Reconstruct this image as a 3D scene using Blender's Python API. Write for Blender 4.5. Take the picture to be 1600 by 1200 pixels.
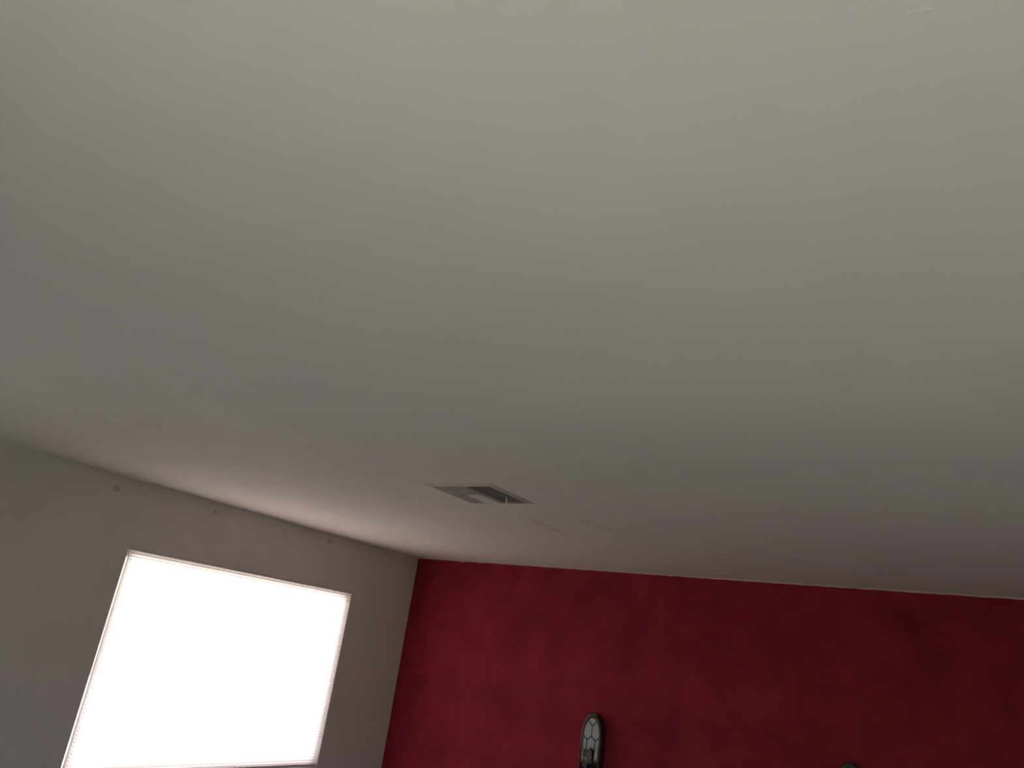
import bpy, bmesh, math, random
from mathutils import Vector, Matrix

for o in list(bpy.data.objects):
    bpy.data.objects.remove(o)
S = bpy.context.scene
COL = S.collection
random.seed(7)

# ------------------------------------------------------------------ camera
H = 2.44                                   # ceiling height
cam_data = bpy.data.cameras.new('camera')
cam = bpy.data.objects.new('camera', cam_data)
COL.objects.link(cam)
R = Matrix(((0.8307, 0.07922, 0.551055), (0.539781, -0.356921, -0.762393), (0.136286, 0.930769, -0.339256)))
cam.matrix_world = Matrix.Translation((4.4348, -5.1174, H - 0.68)) @ R.to_4x4()
cam_data.sensor_fit = 'HORIZONTAL'
cam_data.sensor_width = 36.0
cam_data.lens = 36.0 * 1160.0 / 1600.0
cam_data.clip_start = 0.02
S.camera = cam

# ------------------------------------------------------------------ world, light, exposure
world = bpy.data.worlds.new('sky')
S.world = world
world.use_nodes = True
wn = world.node_tree.nodes
sky = wn.new('ShaderNodeTexSky')
sky.sky_type = 'NISHITA'
sky.sun_disc = False
sky.dust_density = 0.3
sky.ozone_density = 3.0
sky.sun_elevation = math.radians(48)
sky.sun_rotation = math.radians(200)
world.node_tree.links.new(sky.outputs[0], wn['Background'].inputs[0])
wn['Background'].inputs[1].default_value = 0.48

S.view_settings.view_transform = 'Standard'
S.view_settings.look = 'None'
S.view_settings.exposure = 0.0
S.view_settings.gamma = 1.0
S.view_settings.use_curve_mapping = False


def area(name, loc, target, sx, sy, power, color):
    d = bpy.data.lights.new(name, 'AREA')
    d.shape = 'RECTANGLE'
    d.size, d.size_y = sx, sy
    d.energy = power
    d.color = color
    o = bpy.data.objects.new(name, d)
    COL.objects.link(o)
    o.location = loc
    o.rotation_euler = (Vector(target) - Vector(loc)).to_track_quat('-Z', 'Y').to_euler()
    return o


# window opening in the left wall (fitted), glass door opening in the rear wall
WY0, WY1, WZ0, WZ1 = -2.6149, -0.7166, 0.7890, 2.0447
RY = -5.60                                  # rear wall
DX0, DX1, DZ1 = 3.62, 5.32, 2.05
QX0, QX1, QZ0, QZ1 = 0.45, 1.45, 0.80, 1.95     # second rear window
RX = 5.9                                    # right wall
# daylight outside the shaded left window
area('window_daylight', (-1.25, (WY0 + WY1) / 2, 1.55), (0, (WY0 + WY1) / 2, 1.42), 3.0, 2.0, 168, (1.0, 0.80, 0.80))
# sun on the patio and lawn outside the glass door behind the camera; its bounce lights the ceiling
sd = bpy.data.lights.new('sun', 'SUN')
sd.energy = 26.6
sd.angle = math.radians(0.6)
sd.color = (1.0, 0.98, 0.94)
sun = bpy.data.objects.new('sun', sd)
COL.objects.link(sun)
sun.location = (12, -8, 9)
sun.rotation_euler = Vector((-0.57, 0.03, -0.82)).to_track_quat('-Z', 'Y').to_euler()


# ------------------------------------------------------------------ materials
def mat(name, color, rough=0.6, metal=0.0, spec=0.5):
    m = bpy.data.materials.new(name)
    m.use_nodes = True
    b = m.node_tree.nodes['Principled BSDF']
    b.inputs['Base Color'].default_value = (*color, 1)
    b.inputs['Roughness'].default_value = rough
    b.inputs['Metallic'].default_value = metal
    b.inputs['Specular IOR Level'].default_value = spec
    return m


def nodes(m):
    return m.node_tree.nodes, m.node_tree.links, m.node_tree.nodes['Principled BSDF']


def noise_color(m, scale, stops, detail=4.0, rough=0.6, stretch=(1, 1, 1), bump=0.0, bscale=120.0, bdist=0.001):
    n, l, b = nodes(m)
    tc = n.new('ShaderNodeTexCoord')
    mp = n.new('ShaderNodeMapping')
    mp.inputs['Scale'].default_value = stretch
    l.new(tc.outputs['Object'], mp.inputs['Vector'])
    t = n.new('ShaderNodeTexNoise')
    t.inputs['Scale'].default_value = scale
    t.inputs['Detail'].default_value = detail
    t.inputs['Roughness'].default_value = rough
    l.new(mp.outputs[0], t.inputs['Vector'])
    r = n.new('ShaderNodeValToRGB')
    e = r.color_ramp.elements
    while len(e) < len(stops):
        e.new(0.5)
    for el, (p, c) in zip(e, stops):
        el.position = p
        el.color = (*c, 1)
    l.new(t.outputs['Fac'], r.inputs['Fac'])
    l.new(r.outputs['Color'], b.inputs['Base Color'])
    if bump:
        t2 = n.new('ShaderNodeTexNoise')
        t2.inputs['Scale'].default_value = bscale
        t2.inputs['Detail'].default_value = 3
        l.new(tc.outputs['Object'], t2.inputs['Vector'])
        bp = n.new('ShaderNodeBump')
        bp.inputs['Strength'].default_value = bump
        bp.inputs['Distance'].default_value = bdist
        l.new(t2.outputs['Fac'], bp.inputs['Height'])
        l.new(bp.outputs[0], b.inputs['Normal'])
    return m


M = {}
M['wall_paint'] = noise_color(mat('white_wall_paint', (.7, .68, .66), 0.85, spec=0.2), 2.2,
                              [(0.35, (.70, .64, .63)), (0.65, (.75, .69, .68))], bump=0.25, bscale=160, bdist=0.0008)
M['ceiling_paint'] = noise_color(mat('white_ceiling_paint', (.75, .74, .72), 0.9, spec=0.1), 1.6,
                                 [(0.35, (.76, .70, .69)), (0.65, (.79, .73, .72))], bump=0.12, bscale=90, bdist=0.0008)


def add_streaks(m, streaks, color):
    """brownish water marks: soft broken streaks along segments (x0, y0, x1, y1, half width, strength)"""
    n, l, b = nodes(m)
    src = b.inputs['Base Color'].links[0].from_socket
    tc = n.new('ShaderNodeTexCoord')
    sep = n.new('ShaderNodeSeparateXYZ'); l.new(tc.outputs['Object'], sep.inputs[0])
    ns = n.new('ShaderNodeTexNoise'); ns.inputs['Scale'].default_value = 14; ns.inputs['Detail'].default_value = 3
    l.new(tc.outputs['Object'], ns.inputs['Vector'])

    def math_(op, a, b_=None, c=None):
        q = n.new('ShaderNodeMath'); q.operation = op
        for i, v in enumerate((a, b_, c)):
            if v is None:
                continue
            if isinstance(v, (int, float)):
                q.inputs[i].default_value = v
            else:
                l.new(v, q.inputs[i])
        return q.outputs[0]
    total = None
    for x0, y0, x1, y1, hw_, st in streaks:
        L = math.hypot(x1 - x0, y1 - y0); dx, dy = (x1 - x0) / L, (y1 - y0) / L
        px = math_('SUBTRACT', sep.outputs[0], x0); py = math_('SUBTRACT', sep.outputs[1], y0)
        t = math_('ADD', math_('MULTIPLY', px, dx), math_('MULTIPLY', py, dy))
        s_ = math_('ADD', math_('MULTIPLY', px, -dy), math_('MULTIPLY', py, dx))
        a = math_('EXPONENT', math_('MULTIPLY', math_('POWER', math_('DIVIDE', s_, hw_), 2.0), -1.0))
        u = math_('DIVIDE', math_('SUBTRACT', t, L / 2), L / 2)
        e = math_('EXPONENT', math_('MULTIPLY', math_('POWER', u, 4.0), -1.0))
        k = math_('MULTIPLY', math_('MULTIPLY', a, e), math_('MULTIPLY', ns.outputs['Fac'], st))
        total = k if total is None else math_('ADD', total, k)
    mx = n.new('ShaderNodeMix'); mx.data_type = 'RGBA'
    l.new(total, mx.inputs['Factor']); l.new(src, mx.inputs['A']); mx.inputs['B'].default_value = (*color, 1)
    l.new(mx.outputs['Result'], b.inputs['Base Color'])


add_streaks(M['ceiling_paint'], [(2.31, -1.90, 2.27, -1.30, 0.028, 0.65), (2.60, -1.86, 2.66, -1.55, 0.03, 0.45)], (.50, .40, .30))
M['red_paint'] = noise_color(mat('sponged_red_wall_paint', (.3, .015, .03), 0.75, spec=0.2), 3.2,
                             [(0.30, (.195, .010, .024)), (0.5, (.25, .0145, .031)), (0.70, (.31, .021, .043))],
                             detail=7.0, rough=0.62, bump=0.15, bscale=140, bdist=0.0008)
M['trim'] = mat('white_trim', (.80, .76, .74), 0.5)
M['carpet'] = noise_color(mat('greige_carpet', (.36, .36, .31), 0.95, spec=0.1), 90,
                          [(0.3, (.32, .32, .27)), (0.7, (.41, .41, .355))], bump=0.6, bscale=400, bdist=0.004)
M['lawn'] = noise_color(mat('lawn', (.09, .16, .04), 0.95, spec=0.1), 20, [(0.3, (.07, .10, .03)), (0.7, (.15, .19, .08))])
M['patio'] = noise_color(mat('pale_patio', (.42, .44, .36), 0.9, spec=0.1), 6, [(0.3, (.40, .40, .33)), (0.7, (.48, .48, .40))])
M['paint_edge'] = mat('ceiling_paint_over_red', (.56, .43, .41), 0.85, spec=0.2)
M['gap_ground'] = noise_color(mat('added_pale_ground', (.6, .57, .53), 0.95, spec=0.1), 30, [(0.3, (.5, .47, .43)), (0.7, (.7, .67, .63))])
M['vent'] = mat('painted_vent_metal', (.63, .555, .545), 0.5, spec=0.3)
M['duct'] = mat('dark_duct', (.06, .055, .05), 0.9)
M['chrome'] = mat('pale_lever', (.85, .84, .82), 0.3)
M['bronze'] = noise_color(mat('dark_bronze_frame', (.035, .025, .018), 0.45), 30,
                          [(0.3, (.028, .020, .015)), (0.7, (.05, .036, .028))])
M['lead'] = mat('black_lead_came', (.012, .014, .013), 0.5)
M['mirror'] = mat('old_mirror_glass', (.92, .92, .90), 0.06, metal=1.0)
M['wax'] = mat('maroon_candle_wax', (.09, .012, .022), 0.35)
M['wick'] = mat('wick', (.02, .02, .02), 0.9)
M['plate_dark'] = mat('grey_brown_bracket', (.52, .48, .46), 0.8)
M['plate_pale'] = mat('pale_bracket', (.82, .82, .82), 0.5)
M['stain'] = mat('stain_brown', (.55, .47, .36), 0.9, spec=0.1)

g = mat('clear_glass', (1, 1, 1), 0.02)
g.node_tree.nodes['Principled BSDF'].inputs['Transmission Weight'].default_value = 1.0
g.node_tree.nodes['Principled BSDF'].inputs['IOR'].default_value = 1.45
M['glass'] = g

# thin window glass: clear with a fresnel reflection
m = bpy.data.materials.new('window_glass')
m.use_nodes = True
n, l = m.node_tree.nodes, m.node_tree.links
n.clear()
out = n.new('ShaderNodeOutputMaterial'); mx = n.new('ShaderNodeMixShader'); fr = n.new('ShaderNodeValue'); fr.outputs[0].default_value = 0.06
tr = n.new('ShaderNodeBsdfTransparent'); gl = n.new('ShaderNodeBsdfGlossy')
gl.inputs['Roughness'].default_value = 0.02
tr.inputs['Color'].default_value = (.96, .97, .96, 1)
l.new(fr.outputs[0], mx.inputs[0]); l.new(tr.outputs[0], mx.inputs[1]); l.new(gl.outputs[0], mx.inputs[2])
l.new(mx.outputs[0], out.inputs[0])
M['window_glass'] = m

# shade fabric: translucent white cloth
m = bpy.data.materials.new('translucent_shade_fabric')
m.use_nodes = True
n, l = m.node_tree.nodes, m.node_tree.links
n.clear()
out = n.new('ShaderNodeOutputMaterial'); mx = n.new('ShaderNodeMixShader')
tl = n.new('ShaderNodeBsdfTranslucent'); df = n.new('ShaderNodeBsdfDiffuse')
tl.inputs['Color'].default_value = (.80, .76, .70, 1)
df.inputs['Color'].default_value = (.80, .78, .75, 1)
wv = n.new('ShaderNodeTexNoise'); wv.inputs['Scale'].default_value = 300
bp = n.new('ShaderNodeBump'); bp.inputs['Strength'].default_value = 0.1; bp.inputs['Distance'].default_value = 0.0005
l.new(wv.outputs['Fac'], bp.inputs['Height']); l.new(bp.outputs[0], df.inputs['Normal'])
mx.inputs[0].default_value = 0.45
l.new(tl.outputs[0], mx.inputs[1]); l.new(df.outputs[0], mx.inputs[2]); l.new(mx.outputs[0], out.inputs[0])
M['shade'] = m


# ------------------------------------------------------------------ helpers
def box(bm, x0, x1, y0, y1, z0, z1):
    v = [bm.verts.new(p) for p in ((x0, y0, z0), (x1, y0, z0), (x1, y1, z0), (x0, y1, z0),
                                   (x0, y0, z1), (x1, y0, z1), (x1, y1, z1), (x0, y1, z1))]
    for f in ((0, 3, 2, 1), (4, 5, 6, 7), (0, 1, 5, 4), (1, 2, 6, 5), (2, 3, 7, 6), (3, 0, 4, 7)):
        bm.faces.new([v[i] for i in f])
    return v


def prism(bm, pts2, d0, d1, f):
    """extrude a 2-D outline between depths d0 and d1; f maps (u, v, d) to a point"""
    a = [bm.verts.new(f(u, v, d0)) for u, v in pts2]
    b = [bm.verts.new(f(u, v, d1)) for u, v in pts2]
    k = len(pts2)
    bm.faces.new(a[::-1]); bm.faces.new(b)
    for i in range(k):
        j = (i + 1) % k
        bm.faces.new((a[i], a[j], b[j], b[i]))


def tube(bm, pts, r, seg=8, caps=True):
    rings = []
    P = [Vector(p) for p in pts]
    for i, p in enumerate(P):
        t = (P[min(i + 1, len(P) - 1)] - P[max(i - 1, 0)]).normalized()
        up = Vector((0, 0, 1)) if abs(t.z) < 0.9 else Vector((1, 0, 0))
        a = t.cross(up).normalized(); b = t.cross(a)
        rr = r[i] if isinstance(r, (list, tuple)) else r
        rings.append([bm.verts.new(p + a * rr * math.cos(2 * math.pi * k / seg) + b * rr * math.sin(2 * math.pi * k / seg)) for k in range(seg)])
    for q, s in zip(rings, rings[1:]):
        for k in range(seg):
            j = (k + 1) % seg
            bm.faces.new((q[k], q[j], s[j], s[k]))
    if caps:
        bm.faces.new(rings[0][::-1]); bm.faces.new(rings[-1])


def lathe(bm, prof, c, seg=32, closed=False):
    rings = []
    for r, z in prof:
        if r < 1e-6:
            rings.append([bm.verts.new((c[0], c[1], c[2] + z))])
        else:
            rings.append([bm.verts.new((c[0] + r * math.cos(2 * math.pi * k / seg), c[1] + r * math.sin(2 * math.pi * k / seg), c[2] + z)) for k in range(seg)])
    for q, s in zip(rings, rings[1:]):
        for k in range(seg):
            j = (k + 1) % seg
            f = [q[k % len(q)], q[j % len(q)], s[j % len(s)], s[k % len(s)]]
            f = list(dict.fromkeys(f))
            if len(f) > 2:
                bm.faces.new(f)


def obj(name, bm, m, parent=None, smooth=False, bevel=0.0, loc=None):
    bmesh.ops.recalc_face_normals(bm, faces=bm.faces)
    me = bpy.data.meshes.new(name)
    bm.to_mesh(me); bm.free()
    me.materials.append(m)
    if smooth:
        for p in me.polygons:
            p.use_smooth = True
    o = bpy.data.objects.new(name, me)
    COL.objects.link(o)
    if parent:
        o.parent = parent
    if loc:
        o.location = loc
    if bevel:
        b = o.modifiers.new('bevel', 'BEVEL'); b.width = bevel; b.segments = 2; b.limit_method = 'ANGLE'
    return o


def struct(name, bm, m, **k):
    o = obj(name, bm, m, **k)
    o['kind'] = 'structure'
    return o


def thing(name, label, cat, loc, rotz=0.0, group=None):
    o = bpy.data.objects.new(name, None)
    COL.objects.link(o)
    o.empty_display_size = 0.1
    o.location = loc; o.rotation_euler = (0, 0, rotz)
    o['label'] = label; o['category'] = cat
    if group:
        o['group'] = group
    return o


def dup(root, loc, label):
    r = root.copy(); COL.objects.link(r); r.location = loc; r['label'] = label
    for ch in root.children:
        c = ch.copy(); COL.objects.link(c); c.parent = r
        for gch in ch.children:
            d = gch.copy(); COL.objects.link(d); d.parent = c
    return r


# ------------------------------------------------------------------ room shell
T = 0.15
# left wall with the window opening
bm = bmesh.new()
box(bm, -T, 0, RY, WY0, 0, H)
box(bm, -T, 0, WY1, 0, 0, H)
box(bm, -T, 0, WY0, WY1, 0, WZ0)
box(bm, -T, 0, WY0, WY1, WZ1, H)
bmesh.ops.remove_doubles(bm, verts=bm.verts, dist=1e-5)
struct('wall_left', bm, M['wall_paint'])
# red wall
bm = bmesh.new()
box(bm, -T, RX + T, 0, T, 0, H)
wall_back = struct('wall_back', bm, M['red_paint'])
# right wall
bm = bmesh.new()
box(bm, RX, RX + T, RY, 0, 0, H)
struct('wall_right', bm, M['wall_paint'])
# rear wall with the glass door opening
bm = bmesh.new()
box(bm, -T, QX0, RY - T, RY, 0, H)
box(bm, QX1, DX0, RY - T, RY, 0, H)
box(bm, QX0, QX1, RY - T, RY, 0, QZ0)
box(bm, QX0, QX1, RY - T, RY, QZ1, H)
box(bm, DX1, RX + T, RY - T, RY, 0, H)
box(bm, DX0, DX1, RY - T, RY, DZ1, H)
bmesh.ops.remove_doubles(bm, verts=bm.verts, dist=1e-5)
struct('wall_rear', bm, M['wall_paint'])
# floor, lawn outside
bm = bmesh.new()
box(bm, -T, RX + T, RY - T, T, -0.1, 0)
struct('floor', bm, M['carpet'])
bm = bmesh.new()
box(bm, -14, 20, -22, 14, -0.3, -0.1)
struct('ground', bm, M['lawn'])
bm = bmesh.new()
box(bm, -0.5, 8.5, RY - T - 3.4, RY - T, -0.1, -0.03)
struct('patio', bm, M['patio'])

bm = bmesh.new()
box(bm, -13.99, -T, -21.9, 13.9, -0.1, -0.04)  # pale ground added outside, keeps lawn green out of the shade's light gap
struct('added_ground', bm, M['gap_ground'])

# ceiling: grid with the square vent opening left out
VX, VY, VO = 2.3565, -2.365, 0.1845          # vent centre, outer half size
VH = 0.163                                    # half size of the opening


def lines(a, b, step, extra):
    k = max(1, round((b - a) / step))
    base = [a + (b - a) * i / k for i in range(k + 1)]
    base = [q for q in base if all(abs(q - e) > step * 0.3 for e in extra)] + list(extra)
    return sorted(base)


xs = lines(-T, RX + T, 0.1, (VX - VH, VX + VH))
ys = lines(RY - T, T, 0.07, (VY - VH, VY + VH))


def sag(x, y):
    # slight sag along a board joint
    w = 1 / (1 + math.exp(-(x - 1.9) / 0.15)) / (1 + math.exp((x - 3.9) / 0.2))
    return 0.014 * math.exp(-((y + 3.25) / 0.28) ** 2) * w


bm = bmesh.new()
lo, hi = {}, {}
for i, x in enumerate(xs):
    for j, y in enumerate(ys):
        lo[i, j] = bm.verts.new((x, y, H - sag(x, y)))
for i in range(len(xs) - 1):
    for j in range(len(ys) - 1):
        cx, cy = (xs[i] + xs[i + 1]) / 2, (ys[j] + ys[j + 1]) / 2
        if abs(cx - VX) < VH and abs(cy - VY) < VH:
            continue
        bm.faces.new((lo[i, j], lo[i, j + 1], lo[i + 1, j + 1], lo[i + 1, j]))
ceiling = struct('ceiling', bm, M['ceiling_paint'], smooth=True)
# little paint ridges and runs on the ceiling
for pts in ([(4.375, -4.436), (4.382, -4.442), (4.392, -4.441), (4.404, -4.436)], [(4.311, -4.408), (4.318, -4.409)], [(4.329, -4.176), (4.336, -4.177)],
            [(4.342, -4.417), (4.345, -4.413)], [(3.99, -4.50), (4.0, -4.50)]):
    bm = bmesh.new()
    P = [(x, y, H - 0.0002) for x, y in pts]
    tube(bm, P, 0.0006, 6)
    obj('paint_ridge', bm, M['ceiling_paint'], ceiling, smooth=True)
# roof deck above the ceiling so that no sky leaks in
bm = bmesh.new()
box(bm, -T, RX + T, RY - T, T, H + 0.35, H + 0.45)
box(bm, -T, 0, RY - T, T, H, H + 0.35)
box(bm, RX, RX + T, RY - T, T, H, H + 0.35)
box(bm, 0, RX, RY - T, RY, H, H + 0.35)
box(bm, 0, RX, 0, T, H, H + 0.35)
struct('roof', bm, M['duct'])

# baseboards
bm = bmesh.new(); box(bm, 0, 0.014, RY, 0, 0, 0.09); struct('baseboard_left', bm, M['trim'], bevel=0.004)
bm = bmesh.new(); box(bm, 0.014, RX - 0.014, -0.014, 0, 0, 0.09); struct('baseboard_back', bm, M['trim'], bevel=0.004)
bm = bmesh.new(); box(bm, RX - 0.014, RX, RY, 0, 0, 0.09); struct('baseboard_right', bm, M['trim'], bevel=0.004)

# pale ceiling paint lapping over the top of the red wall, ragged lower edge with one drip
bm = bmesh.new()
k = 260
top, bot, topb, botb = [], [], [], []
for i in range(k + 1):
    x = RX * i / k
    w = 0.0015 + 0.0070 * min(1, max(0, (x - 0.8) / 2.2)) + random.uniform(-0.0012, 0.0012)
    w += 0.013 * math.exp(-((x - 0.4885) / 0.016) ** 2) + 0.006 * math.exp(-((x - 0.68) / 0.012) ** 2)
    w = max(w, 0.0006)
    top.append(bm.verts.new((x, -0.003, H))); bot.append(bm.verts.new((x, -0.003, H - w)))
    botb.append(bm.verts.new((x, 0.0, H - w)))
for i in range(k):
    bm.faces.new((top[i], top[i + 1], bot[i + 1], bot[i]))
    bm.faces.new((bot[i], bot[i + 1], botb[i + 1], botb[i]))
obj('paint_edge', bm, M['paint_edge'], wall_back)

# ------------------------------------------------------------------ window behind the shade
win = bpy.data.objects.new('window_1', None); COL.objects.link(win); win['kind'] = 'structure'
win.location = (-0.105, (WY0 + WY1) / 2, WZ0)
cy = (WY0 + WY1) / 2
hw, hh = (WY1 - WY0) / 2, WZ1 - WZ0
fr_t, fr_l = 0.050, 0.030           # frame face widths; the left stile is nearly hidden
bm = bmesh.new()
box(bm, 0.0, 0.05, -hw, -hw + fr_l, 0, hh)
box(bm, 0.0, 0.05, hw - fr_t, hw, 0, hh)
box(bm, 0.0, 0.05, -hw + fr_l, hw - fr_t, 0, fr_t)
box(bm, 0.0, 0.05, -hw + fr_l, hw - fr_t, hh - fr_t, hh)
bmesh.ops.remove_doubles(bm, verts=bm.verts, dist=1e-5)
obj('window_frame', bm, M['trim'], win)
for a, b in ((-hw + fr_l, hw - fr_t),):
    bm = bmesh.new(); box(bm, 0.022, 0.027, a, b, fr_t, hh - fr_t)
    obj('pane', bm, M['window_glass'], win)

# pleated shade hung inside the opening
SX = -0.018                                   # shade plane, from the room face of the wall
shade = thing('cellular_shade', 'glowing white pleated window shade pulled down over the left wall window', 'window shade', (SX, cy, WZ1))
gap, gap_l = 0.004, 0.032            # small gap at the right, wide light gap at the left
bm = bmesh.new()
box(bm, -0.014, 0.012, -hw + 0.003, hw - 0.003, -0.011, -0.001)
obj('headrail', bm, M['trim'], shade, bevel=0.003)
bm = bmesh.new()
pitch = 0.0192
z, i = -0.011, 0
prev = None
rail_top = -(hh - 0.024)
rows = []
while z > rail_top:
    rows.append((0.010 if i % 2 else 0.0, z)); z -= pitch / 2; i += 1
rows.append((0.004, rail_top))
ny = 12
grid = [[bm.verts.new((x, -hw + gap_l + (2 * hw - gap - gap_l) * j / ny, zz)) for j in range(ny + 1)] for x, zz in rows]
for p, q in zip(grid, grid[1:]):
    for j in range(ny):
        bm.faces.new((p[j], p[j + 1], q[j + 1], q[j]))
obj('pleated_fabric', bm, M['shade'], shade)
bm = bmesh.new()
box(bm, -0.030, -0.018, -hw + gap_l + 0.002, -hw + gap_l + 0.013, -(hh - 0.03), -0.012)  # added bar behind the fabric, shadows its left edge to a grey line
obj('edge_shadow_bar', bm, M['trim'], shade)
bm = bmesh.new()
box(bm, -0.010, 0.013, -hw + gap_l, hw - gap, rail_top - 0.018, rail_top)
obj('bottom_rail', bm, M['trim'], shade, bevel=0.003)

# ------------------------------------------------------------------ glass door behind the camera (daylight source)
door = bpy.data.objects.new('door_1', None); COL.objects.link(door); door['kind'] = 'structure'
door.location = ((DX0 + DX1) / 2, RY - 0.08, 0)
dw = (DX1 - DX0) / 2
bm = bmesh.new()
for a, b in ((-dw, -dw + 0.06), (-0.03, 0.03), (dw - 0.06, dw)):
    box(bm, a, b, -0.03, 0.03, 0, DZ1)
box(bm, -dw, dw, -0.03, 0.03, DZ1 - 0.06, DZ1)
box(bm, -dw, dw, -0.03, 0.03, 0, 0.06)
obj('door_frame', bm, M['trim'], door)
for a, b in ((-dw + 0.06, -0.03), (0.03, dw - 0.06)):
    bm = bmesh.new(); box(bm, a, b, -0.004, 0.004, 0.06, DZ1 - 0.06)
    obj('pane', bm, M['window_glass'], door)

win2 = bpy.data.objects.new('window_2', None); COL.objects.link(win2); win2['kind'] = 'structure'
win2.location = ((QX0 + QX1) / 2, RY - 0.09, QZ0)
qw, qh = (QX1 - QX0) / 2, QZ1 - QZ0
bm = bmesh.new()
for a, b, c, d in ((-qw, -qw + .045, 0, qh), (qw - .045, qw, 0, qh), (-qw + .045, qw - .045, 0, .045), (-qw + .045, qw - .045, qh - .045, qh)):
    box(bm, a, b, -0.025, 0.025, c, d)
bmesh.ops.remove_doubles(bm, verts=bm.verts, dist=1e-5)
obj('window_frame', bm, M['trim'], win2)
bm = bmesh.new(); box(bm, -qw + .045, qw - .045, -0.003, 0.003, .045, qh - .045); obj('pane', bm, M['window_glass'], win2)

# ------------------------------------------------------------------ ceiling vent
vent = thing('ceiling_vent', 'square four-way louvred air vent set in the pale ceiling', 'vent', (VX, VY, H))
bm = bmesh.new()                              # flange: outer edge on the ceiling, inner edge proud
prof = [(VO, -0.0005), (VO, -0.003), (VH + 0.003, -0.007), (VH - 0.001, -0.007), (VH - 0.001, 0.03)]
rings = [[bm.verts.new((sx * r, sy * r, z)) for sx, sy in ((1, 1), (-1, 1), (-1, -1), (1, -1))] for r, z in prof]
for q, s in zip(rings, rings[1:]):
    for kk in range(4):
        j = (kk + 1) % 4
        bm.faces.new((q[kk], q[j], s[j], s[kk]))
obj('flange', bm, M['vent'], vent)
# banks of tilted blades: left throws left, right throws right, middle column splits near / far
VB = VH - 0.006


def blade(du, dv, pos, a0, a1):
    """blade across the throw direction (du, dv): low outer edge at pos, high inner edge behind it"""
    bm_ = bmesh.new()
    z1, z0, back, t_ = -0.010, 0.012, 0.019, 0.0014
    sec = [(pos, z1), (pos - back * 0.55, z1 + 0.009), (pos - back, z0)]
    low = [(p, z) for p, z in sec]; top = [(p + 0.0008, z + t_) for p, z in sec]
    f_ = lambda p, a, z: (p * du - a * dv, p * dv + a * du, z)
    L0 = [bm_.verts.new(f_(p, a0, z)) for p, z in low]; L1 = [bm_.verts.new(f_(p, a1, z)) for p, z in low]
    T0 = [bm_.verts.new(f_(p, a0, z)) for p, z in top]; T1 = [bm_.verts.new(f_(p, a1, z)) for p, z in top]
    for i_ in range(2):
        bm_.faces.new((L0[i_], L0[i_ + 1], L1[i_ + 1], L1[i_]))
        bm_.faces.new((T0[i_], T1[i_], T1[i_ + 1], T0[i_ + 1]))
        bm_.faces.new((L0[i_], T0[i_], T0[i_ + 1], L0[i_ + 1])); bm_.faces.new((L1[i_], L1[i_ + 1], T1[i_ + 1], T1[i_]))
    bm_.faces.new((L0[0], L1[0], T1[0], T0[0])); bm_.faces.new((L0[2], T0[2], T1[2], L1[2]))
    obj('louver', bm_, M['vent'], vent)


UL, UR = -0.082, 0.012                        # column boundaries
pos = VB
while pos > UR + 0.018:
    blade(1, 0, pos, -VB, VB); pos -= 0.0225
pos = VB
while pos > -UL + 0.016:
    blade(-1, 0, pos, -VB, VB); pos -= 0.0225
pos = VB
while pos > 0.016:
    blade(0, 1, pos, -UR + 0.003, -UL - 0.003); blade(0, -1, pos, UL + 0.003, UR - 0.003); pos -= 0.0225
for u in (UL, UR):
    bm = bmesh.new(); box(bm, u - 0.0015, u + 0.0015, -VB, VB, -0.009, 0.016); obj('divider', bm, M['vent'], vent)
bm = bmesh.new(); box(bm, UL + 0.002, UR - 0.002, -0.0015, 0.0015, -0.009, 0.016); obj('divider', bm, M['vent'], vent)
# damper lever
bm = bmesh.new()
tube(bm, [(0.116, 0.050, 0.004), (0.116, 0.050, -0.012), (0.117, 0.052, -0.030), (0.122, 0.054, -0.038), (0.131, 0.054, -0.036)], 0.0028, 8)
obj('damper_lever', bm, M['chrome'], vent, smooth=True)
# duct box
bm = bmesh.new()
bh = VH + 0.004
for f in (lambda: box(bm, -bh, bh, -bh, bh, 0.20, 0.21), lambda: box(bm, -bh - 0.01, -bh, -bh, bh, 0.013, 0.21), lambda: box(bm, bh, bh + 0.01, -bh, bh, 0.013, 0.21),
          lambda: box(bm, -bh, bh, -bh - 0.01, -bh, 0.013, 0.21), lambda: box(bm, -bh, bh, bh, bh + 0.01, 0.013, 0.21)):
    f()
obj('duct', bm, M['duct'], vent)

# ------------------------------------------------------------------ arched mirror sconces on the red wall
SW, SB, SD, SH = 0.080, 0.020, 0.07, 0.43     # half width, border, depth, height


AR = 1.9


def arch(hw_, top, bottom, n=20):
    pts = [(hw_, bottom)]
    ry = hw_ * AR
    for i_ in range(n + 1):
        a = math.pi * i_ / n
        pts.append((hw_ * math.cos(a), top - ry + ry * math.sin(a)))
    pts.append((-hw_, bottom))
    return pts


def clip(poly, a, b, c):
    """keep the side a*u + b*v <= c of a convex polygon"""
    res = []
    for i_ in range(len(poly)):
        p, q = poly[i_], poly[(i_ + 1) % len(poly)]
        dp, dq = a * p[0] + b * p[1] - c, a * q[0] + b * q[1] - c
        if dp <= 0:
            res.append(p)
        if (dp < 0 < dq) or (dq < 0 < dp):
            t = dp / (dp - dq)
            res.append((p[0] + (q[0] - p[0]) * t, p[1] + (q[1] - p[1]) * t))
    return res


def half(poly, p, q):
    """keep the part to the left of the line p -> q"""
    a, b = q[1] - p[1], -(q[0] - p[0])
    return clip(poly, a, b, a * p[0] + b * p[1])


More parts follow.
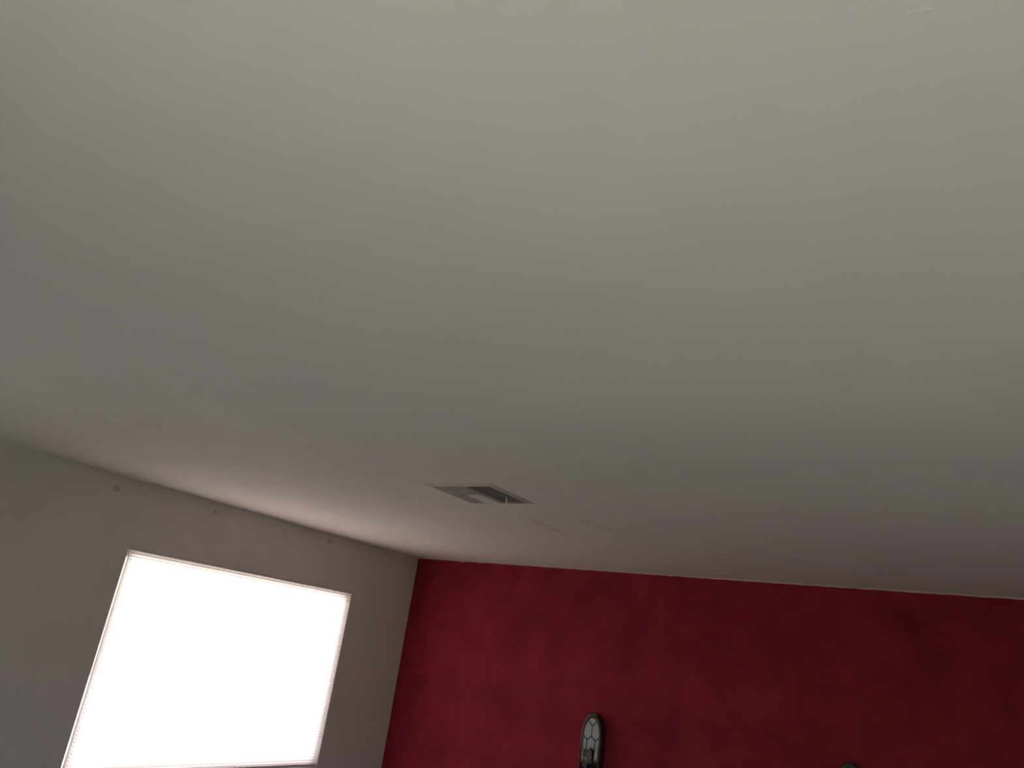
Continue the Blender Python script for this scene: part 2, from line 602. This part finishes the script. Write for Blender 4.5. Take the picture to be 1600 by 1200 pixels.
IW, IT, IB = SW - SB, -0.034, -SH + SB        # inner opening
U1, V1, V2, V3, V4 = 0.031, -0.088, -0.150, -0.176, -0.320
inner = arch(IW, IT, IB)
cells = []
c0 = (0, V1); c1 = (0, V2); aL = (-U1, V3); aR = (U1, V3); eL = (-IW - .004, V2 + .003); eR = (IW + .004, V2 + .003)
tL = (-0.05, V1 + 0.058); tR = (0.05, V1 + 0.058)
b1, b2 = (-U1, V4), (U1, V4)
cz = (0, V4 - 0.026)
fL, fR = (-IW - .004, V4 - .026), (IW + .004, V4 - .026)
cells.append(half(half(inner, c0, tR), tL, c0))                       # top wedge
cells.append(half(half(half(half(clip(inner, 1, 0, 0), c0, tL), aL, c1), eL, aL), (0, V2), (0, V1)))
cells.append(half(half(half(half(clip(inner, -1, 0, 0), tR, c0), c1, aR), aR, eR), (0, V1), (0, V2)))
cells.append(half(half(clip(inner, 1, 0, -U1), aL, eL), fL, b1))      # left edge strip
cells.append(half(half(clip(inner, -1, 0, -U1), eR, aR), b2, fR))     # right edge strip
mid = clip(clip(inner, 1, 0, U1), -1, 0, U1)
cells.append(half(half(half(half(mid, c1, aL), aR, c1), b1, cz), cz, b2))  # centre hexagon
low = inner
cells.append(half(clip(half(half(inner, b1, fL), (0, cz[1]), b1), 1, 0, 0), (0, -1), (0, 1)))
cells.append(half(clip(half(half(inner, fR, b2), b2, (0, cz[1])), -1, 0, 0), (0, 1), (0, -1)))


def inset(poly, d):
    cu = sum(p[0] for p in poly) / len(poly); cv = sum(p[1] for p in poly) / len(poly)
    o_ = []
    for u, v in poly:
        l_ = math.hypot(u - cu, v - cv)
        o_.append((u + (cu - u) * d / l_, v + (cv - v) * d / l_))
    return o_


def sconce():
    t_ = thing('mirror_sconce', '', 'sconce', (0, 0, 0), 0, 'arched mirror sconces on the red wall')
    f = lambda u, v, d: (u, -d, v)
    # frame ring: rounded section swept round the arch
    outer = arch(SW, 0.0, -SH); inn = arch(IW, IT, IB)
    bm_ = bmesh.new()
    mid_ = arch(SW - 0.006, -0.006, -SH + 0.006); mid2 = arch(IW + 0.008, IT + 0.010, IB - 0.008)
    sec = [(outer, 0.0), (outer, SD - 0.012), (mid_, SD - 0.002), (mid2, SD), (inn, SD - 0.004), (inn, 0.050)]
    rr = [[bm_.verts.new(f(u, v, d)) for u, v in o_] for o_, d in sec]
    for q, s in zip(rr, rr[1:]):
        for i_ in range(len(q)):
            j_ = (i_ + 1) % len(q)
            bm_.faces.new((q[i_], q[j_], s[j_], s[i_]))
    obj('frame', bm_, M['bronze'], t_)
    bm_ = bmesh.new()
    prism(bm_, arch(SW - 0.004, -0.004, -SH + 0.004), 0.0015, SD - 0.015, f)
    obj('backing', bm_, M['lead'], t_)
    for c in cells:
        if len(c) < 3:
            continue
        bm_ = bmesh.new()
        prism(bm_, inset(c, 0.0012), SD - 0.0145, SD - 0.0105, f)
        obj('mirror_pane', bm_, M['mirror'], t_)
    bm_ = bmesh.new()
    segs = [(tL, c0), (tR, c0), (c0, c1), (c1, aL), (c1, aR), (aL, eL), (aR, eR), (aL, b1), (aR, b2), (b1, cz), (b2, cz), (b1, fL), (b2, fR), (cz, (0, IB))]
    for p, q in segs:
        pts = []
        for k_ in range(13):
            s_ = k_ / 12
            u, v = p[0] + (q[0] - p[0]) * s_, p[1] + (q[1] - p[1]) * s_
            ins = abs(u) < IW + .002 and (v < IT - IW * AR or (u / IW) ** 2 + ((v - IT + IW * AR) / (IW * AR)) ** 2 < 1.03)
            if ins:
                pts.append((u, -SD + 0.0105, v))
        if len(pts) > 1:
            tube(bm_, [pts[0], pts[-1]], 0.0034, 6)
    obj('lead_came', bm_, M['lead'], t_)
    # candle shelf under the mirror
    bm_ = bmesh.new()
    n_ = 16
    out_ = [(-0.075, 0.004), (-0.075, 0.06)] + [(-0.075 * math.cos(math.pi * i_ / n_), 0.085 + 0.075 * math.sin(math.pi * i_ / n_)) for i_ in range(n_ + 1)] + [(0.075, 0.06), (0.075, 0.004)]
    prism(bm_, [(u, d) for u, d in out_], -SH + 0.052, -SH + 0.066, lambda u, d, v: (u, -SD - d + 0.0, v))
    obj('candle_shelf', bm_, M['bronze'], t_, bevel=0.003)
    return t_


s1 = sconce()
s1.location = (1.880, 0.0, H - 0.979)
s1['label'] = 'arched dark framed mirror with black leading on red wall, holding a glass candle cup'
s2 = dup(s1, (3.527, 0.0, H - 0.993), 'dark arched sconce whose rounded top just shows at the bottom right of red wall')

# glass cup with a dark red candle on the left sconce's shelf
zc = H - 0.979 - SH + 0.066 + 0.0005
cup = thing('candle_cup', 'clear glass candle cup holding a dark red candle before the leaded mirror', 'candle holder', (1.892, -SD - 0.054, zc))
bm = bmesh.new()
lathe(bm, [(0.0, 0.0), (0.040, 0.0), (0.043, 0.005), (0.050, 0.137), (0.0488, 0.1385), (0.0476, 0.137), (0.0408, 0.008), (0.037, 0.005), (0.0, 0.006)], (0, 0, 0), 40)
obj('glass', bm, M['glass'], cup, smooth=True)
bm = bmesh.new()
lathe(bm, [(0.0, 0.0058), (0.031, 0.0058), (0.032, 0.009), (0.032, 0.042), (0.029, 0.046), (0.010, 0.042), (0.0, 0.041)], (0, 0, 0), 28)
cd = obj('candle', bm, M['wax'], cup, smooth=True)
bm = bmesh.new()
tube(bm, [(0, 0, 0.041), (0.001, 0, 0.048), (0.004, 0, 0.053)], 0.0012, 6)
obj('wick', bm, M['wick'], cd)


# ------------------------------------------------------------------ small brackets left above the window
def bracket(name, label, y, z, w, h, m, arm):
    t_ = thing(name, label, 'bracket', (0, y, z), 0, 'old curtain brackets above the window')
    bm_ = bmesh.new(); box(bm_, 0.0003, 0.004, -w / 2, w / 2, -h / 2, h / 2)
    obj('base_plate', bm_, m, t_, bevel=0.0012)
    if arm:
        bm_ = bmesh.new()
        tube(bm_, [(0.004, 0, h * 0.2), (0.018, 0, h * 0.2), (0.024, 0, h * 0.05), (0.024, 0, -h * 0.2)], 0.003, 8)
        obj('hook', bm_, m, t_, smooth=True)
    return t_


bracket('curtain_bracket', 'small dark square bracket high on left wall, nearest the left edge of the photo', -2.797, H - 0.080, 0.042, 0.036, M['plate_dark'], False)
bracket('curtain_bracket', 'small dark bracket high on the wall above the upper left of the shade', -2.116, H - 0.066, 0.040, 0.028, M['plate_dark'], True)
bracket('curtain_bracket', 'tiny faint dark bracket under the ceiling above the right end of the shade', -1.064, H - 0.057, 0.030, 0.024, M['plate_dark'], True)
bracket('curtain_bracket', 'small pale bracket high on left wall close to the red wall corner', -0.411, H - 0.064, 0.045, 0.024, M['plate_pale'], False)
